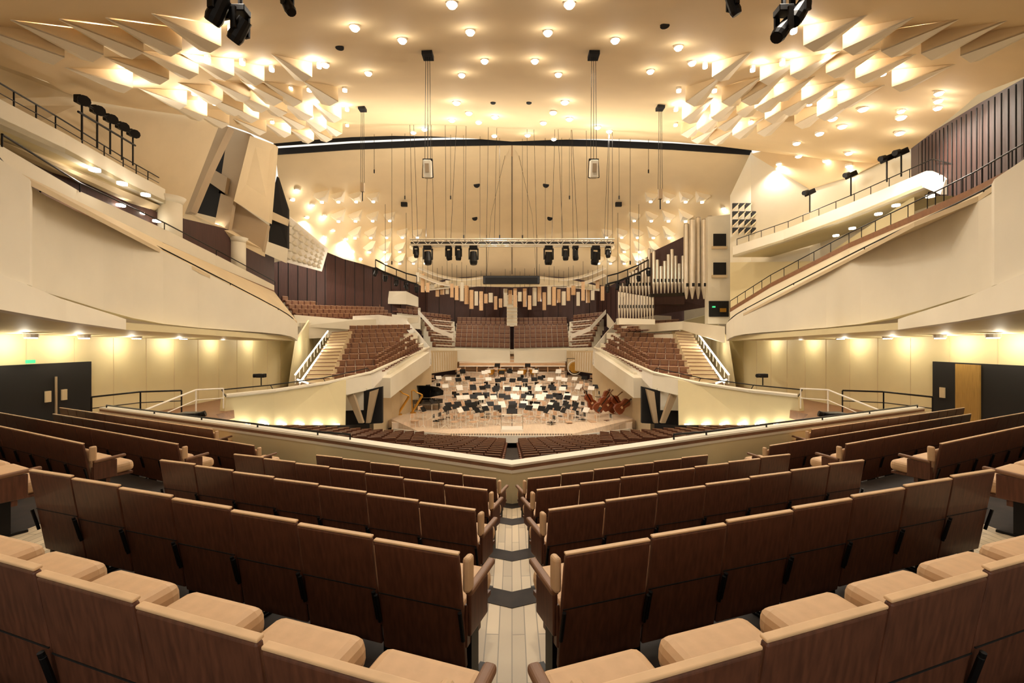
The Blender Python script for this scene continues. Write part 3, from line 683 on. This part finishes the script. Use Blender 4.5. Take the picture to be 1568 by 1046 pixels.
for (u0,u1,vt,vb,y) in((243,276,312,378,22),(352,375,372,420,28)):
    mb=MB(); a=P((u0+u1)/2,vt,y); b=P((u0+u1)/2,vb,y); mb.beam(a,b,(u1-u0)/2*y/700,M_cream,24); mb.beam(a+Vector((0,0,.3)),a,(u1-u0)/2*y/700*1.3,M_cream,24,(u1-u0)/2*y/700); mb.obj('column',True)
mb=MB()
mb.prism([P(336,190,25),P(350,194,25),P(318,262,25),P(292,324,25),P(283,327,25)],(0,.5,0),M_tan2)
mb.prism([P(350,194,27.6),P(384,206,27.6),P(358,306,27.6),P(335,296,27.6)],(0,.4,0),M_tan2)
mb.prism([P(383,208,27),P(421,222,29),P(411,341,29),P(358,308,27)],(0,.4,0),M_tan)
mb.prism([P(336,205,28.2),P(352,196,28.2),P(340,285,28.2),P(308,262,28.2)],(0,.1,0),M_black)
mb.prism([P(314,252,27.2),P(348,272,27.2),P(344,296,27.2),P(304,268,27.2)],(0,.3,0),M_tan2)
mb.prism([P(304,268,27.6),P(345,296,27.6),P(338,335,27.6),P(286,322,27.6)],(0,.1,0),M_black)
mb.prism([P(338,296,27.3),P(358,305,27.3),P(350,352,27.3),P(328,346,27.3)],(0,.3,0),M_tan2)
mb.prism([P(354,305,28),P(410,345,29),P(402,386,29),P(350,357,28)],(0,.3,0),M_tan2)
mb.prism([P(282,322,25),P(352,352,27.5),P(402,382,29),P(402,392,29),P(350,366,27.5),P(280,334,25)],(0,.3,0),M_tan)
mb.prism([P(415,305,33),P(424,270,33),P(440,320,34),P(440,380,34),P(410,392,33)],(0,.3,0),M_black)
mb.prism([P(404,368,31),P(438,380,33),P(436,402,33),P(404,388,31)],(0,.3,0),M_cream)
mb.prism([P(412,322,32),P(440,335,33),P(438,345,33),P(411,334,32)],(0,.3,0),M_tan)
mb.obj('projection_tower_left')
mb=MB(); mb.prism([P(438,328,36),P(500,380,41),P(490,415,41),P(436,401,36)],(0,.4,0),M_white)
for i in range(7):
    for j in range(5):
        a=P(438,332,35.9).lerp(P(499,383,40.9),(i+.5)/7); b=P(436,398,35.9).lerp(P(491,412,40.9),(i+.5)/7); c=a.lerp(b,(j+.5)/5); s=.3*(1-i*.05)
        mb.add([c+Vector((-s,0,-s*.9)),c+Vector((s,0,-s*.9)),c+Vector((s*.2,0,s)),c+Vector((0,-.35,-s*.2))],[[0,1,3],[1,2,3],[2,0,3]],M_cream)
mb.obj('wall_relief_lattice_left')
mb=MB()
for i,(u,v,y) in enumerate(((145,262,15.5),(187,283,17),(223,300,18.5),(185,316,19),(215,328,20.5),(240,340,21),(285,358,24),(315,368,26),(330,345,27))):
    p=P(u,v,y); mb.beam(p+Vector((0,0,.08)),p,.16,M_glow,12)
    if i%2==0: plight('balcony_lamp',p-Vector((0,0,.25)),24,.05)
mb.obj('balcony_downlights_left')

# ------------------------------------------------------------ upper right
mb=MB(); mb.slab([Vector((16.3,6,5)),P(1568,120,14.2),P(1500,158,17.5),P(1395,222,24)],[Vector((16.3,6,2)),P(1568,300,14.2),P(1500,300,17.5),P(1395,300,24)],(.3,0,0),M_redwood)
for i in range(24):
    t=i/23; a=P(1568,122,14.1).lerp(P(1398,224,23.9),t); b=P(1568,300,14.1).lerp(P(1398,300,23.9),t); mb.beam(a,b,.02,M_black,4)
mb.obj('wall_right_timber')
mb=MB(); mb.slab([P(1400,222,24.3),P(1310,268,28.3),P(1240,290,31.5),P(1150,233,34.7),P(1118,300,35.5)],[P(1400,402,24.3),P(1310,402,28.3),P(1240,402,31.5),P(1150,402,34.7),P(1118,402,35.5)],(.2,.3,0),M_cream); mb.obj('wall_right_upper')
bt=[P(1122,378,33),P(1200,352,30),P(1300,312,26),P(1418,262,21)]; bb=[P(1122,394,33),P(1200,370,30),P(1300,334,26),P(1418,286,21)]
balcony('balcony_right_upper',bt,bb,1,3.0)
mb=MB(); mb.prism([P(1418,262,21),P(1412,286,21),P(1440,298,20),P(1448,275,20)],(.3,0,0),M_cream)
pts=[p+Vector((.3,0,.55)) for p in bt]+[P(1500,262,18),P(1568,236,15)]; mb.path(pts,.025,M_darkm)
for p,q in zip(pts[:-1],pts[1:]):
    for t in(0,.25,.5,.75): c=p.lerp(q,t); mb.beam(c,c-Vector((0,0,.55)),.02,M_darkm)
for u,v,y in((1240,295,28),(1303,268,26),(1358,243,23.5),(1380,234,23)):
    c=P(u,v,y); mb.beam(c,c-Vector((0,0,1.2)),.04,M_darkm); mb.box(c,(.5,.4,.28),M_darkm,Matrix.Rotation(-.4,3,'Y'),.03); mb.beam(c+Vector((-.2,-.1,0)),c+Vector((-.5,-.2,-.1)),.14,M_darkm,10)
mb.obj('balcony_railing_right')
mb=MB(); T=[P(1118,478,31),P(1180,440,28),P(1300,380,23),P(1420,330,17.5),P(1490,300,15),P(1568,262,12.5)]
mb.slab(T,[p-Vector((0,0,.5)) for p in T],(.3,0,0),M_cream); mb.slab([p-Vector((.02,0,-.0)) for p in T],[p+Vector((-.02,0,.25)) for p in T],(.3,0,0),M_brown); mb.obj('parapet_right_terrace')
mb=MB(); mb.slab([p+Vector((0,0,-.5)) for p in T],[P(1112,496,28),P(1138,480,26),P(1300,395,19),P(1400,340,14),P(1498,300,12.5),P(1568,250,10.2)],(0,0,-.15),M_tan); mb.obj('floor_terrace_right')
mb=MB(); T2=[p+Vector((1.8,1,.5)) for p in T]; mb.slab(T2,[p-Vector((0,0,.6)) for p in T2],(.3,0,0),M_redseat)
T3=[p+Vector((0,0,.75)) for p in T]; mb.path(T3,.025,M_darkm)
for p,q in zip(T3[:-1],T3[1:]):
    for t in(0,.2,.4,.6,.8): c=p.lerp(q,t); mb.beam(c,c-Vector((0,0,.6)),.018,M_darkm)
mb.obj('terrace_railing_right')
mb=MB()
mb.slab([P(1118,402,35),P(1250,400,30.5),P(1400,300,22.5)],[P(1118,495,35),P(1250,440,30.5),P(1400,345,22.5)],(.2,.2,0),M_wall); mb.obj('wall_right_terrace')
mb=MB()
for i,(u,v,y) in enumerate(((1305,351,25),(1345,329,23),(1372,316,21.5),(1425,302,19),(1280,362,26.5))):
    p=P(u,v,y); mb.beam(p+Vector((0,0,.08)),p,.16,M_glow,12)
    if i<2: plight('balcony_lamp',p-Vector((0,0,.3)),14,.05)
mb.obj('balcony_downlights_right')
mb=MB()
mb.prism([P(1084,332,37),P(1120,328,37),P(1120,496,37),P(1084,496,37)],(0,.6,0),M_cream)
for v0,v1 in((358,377),(402,421)):
    mb.prism([P(1093,v0,36.9),P(1112,v0,36.9),P(1112,v1,36.9),P(1093,v1,36.9)],(0,.1,0),M_black); mb.prism([P(1091,v1,36.8),P(1114,v1,36.8),P(1114,v1+4,36.8),P(1091,v1+4,36.8)],(0,.2,0),M_tan)
mb.prism([P(1086,461,36.9),P(1116,461,36.9),P(1116,485,36.9),P(1086,485,36.9)],(0,.1,0),M_black)
mb.box(P(1107,475,36.7),(.5,.1,.3),M_gold); mb.box(P(1093,470,36.7),(.22,.1,.12),M_green)
mb.obj('control_room_tower')
mb=MB()
for i in range(4):
    for j in range(4):
        if i+ (3-j) >5: continue
        c=P(1127+i*9.5,316+j*12.5,34.4); s=.24; mb.prism([c+Vector((-s,0,-s)),c+Vector((s,0,s)),c+Vector((-s,0,s))],(0,.1,0),M_black)
        mb.prism([c+Vector((-s-.03,-.02,-s)),c+Vector((s,-.02,s)),c+Vector((s,-.02,s-.08)),c+Vector((-s,-.02,-s-.08))],(0,.1,0),M_tan)
mb.obj('wall_relief_lattice_right')
mb=MB()
def pipe(u,vt,vb,y,r):
    a=P(u,vb,y); b=P(u,vt,y); mb.beam(a+Vector((0,0,.9)),b,r,M_silver,14); mb.beam(a,a+Vector((0,0,.9)),r*.25,M_silver,14,r); mb.box(a+Vector((0,-r,1.15)),(r*.9,.04,.28),M_black)
    mb.beam(b,b+Vector((0,0,.04)),r*.8,M_black,12)
for i,(u,vt) in enumerate(((1051,344),(1060,337),(1069,334),(1078,337),(1087,332),(1094,340))): pipe(u,vt,458,38-(i%2)*.4,.23)
for i in range(9): pipe(1001+i*5.6,(385,398,408,400,390,382,392,404,392)[i],450,40,.145)
for i in range(10): pipe(950+i*4.9,436-i*6+(i%3)*4,455,43-i*.2,.13)
for i in range(13): pipe(948+i*4.3,447+i*.7,490,39.5,.1)
mb.prism([P(1000,448,40.5),P(1048,448,40.5),P(1048,466,40.5),P(1000,466,40.5)],(0,1.5,0),M_redwood)
mb.prism([P(946,440,44.5),P(1000,385,44.5),P(1084,345,41.5),P(1084,470,41.5),P(946,492,44.5)],(0,.3,0),M_redwood)
mb.prism([P(996,450,39.3),P(1050,448,38.6),P(1050,453,38.6),P(996,455,39.3)],(0,.8,0),M_piano)
mb.prism([P(948,487,39.2),P(1003,489,39.2),P(1003,497,39.2),P(948,497,39.2)],(0,.8,0),M_cream)
mb.obj('pipe_organ',False)
block('organ_gallery_seats',P(960,500,44),P(1040,497,40),P(965,493,46),P(1040,489,42),3)
mb=MB(); mb.slab([P(930,480,50),P(945,500,46),P(1045,492,38),P(1110,500,33)],[P(930,500,50),P(945,512,46),P(1045,505,38),P(1110,525,33)],(0,.3,0),M_cream); mb.obj('parapet_organ_gallery')

# ------------------------------------------------------------ side doors, signs, railings
mb=MB(); mb.box((-16.93,16.5,-2.05),(.1,3.7,2.5),M_black); mb.box((-16.86,16.9,-2.3),(.06,.05,2.0),M_tan2)
for y in(16.6,17.2): mb.box((-16.85,y,-2.0),(.05,.2,.4),M_tan)
mb.obj('door_left')
mb=MB(); mb.box((-16.8,15.95,-.70),(.08,.26,.12),M_green); mb.obj('exit_sign')
mb=MB(); mb.box((16.93,16.4,-2.05),(.1,3.9,2.5),M_black); mb.box((16.86,16.9,-2.05),(.08,.9,2.4),M_curtain); mb.box((16.85,17.9,-2.0),(.05,.2,.4),M_tan); mb.obj('door_right')
for m,nm in((-1,'left'),(1,'right')):
    Q=lambda u,v,y:mir(P(u,v,y),m)
    mb=MB()
    for seg in(((140,608,18),(215,600,19),(278,598,20)),((222,628,17),(300,597,20),(342,595,21.8))):
        pts=[Q(*p) for p in seg]; mt=M_darkm if seg[0][0]==140 else M_white
        mb.path(pts,.035,mt); mb.path([p-Vector((0,0,.45)) for p in pts],.02,mt)
        for p in pts: mb.beam(p,p-Vector((0,0,.95)),.03,mt)
    mb.obj('walkway_railing_'+nm)
    mb=MB(); c=Q(290,636,17); mb.box(c,(.7,.5,.22),M_darkm,None,.04); mb.beam(c-Vector((0,0,.1)),c-Vector((0,0,.5)),.06,M_darkm); mb.beam(c+Vector((-m*.35,.1,0)),c+Vector((-m*.5,.15,.05)),.11,M_darkm,10); mb.obj('floor_projector')

# ------------------------------------------------------------ light
w=bpy.data.worlds.new('World'); scene.world=w; w.use_nodes=True
w.node_tree.nodes['Background'].inputs[0].default_value=(1,.92,.80,1); w.node_tree.nodes['Background'].inputs[1].default_value=1.2
cam=bpy.data.cameras.new('camera'); cam.lens=36*700/1568; cam.sensor_width=36; cam.clip_start=.05; cam.clip_end=300
co=bpy.data.objects.new('camera',cam); scene.collection.objects.link(co); co.location=(0,0,ZC); co.rotation_euler=(math.pi/2,0,0); scene.camera=co
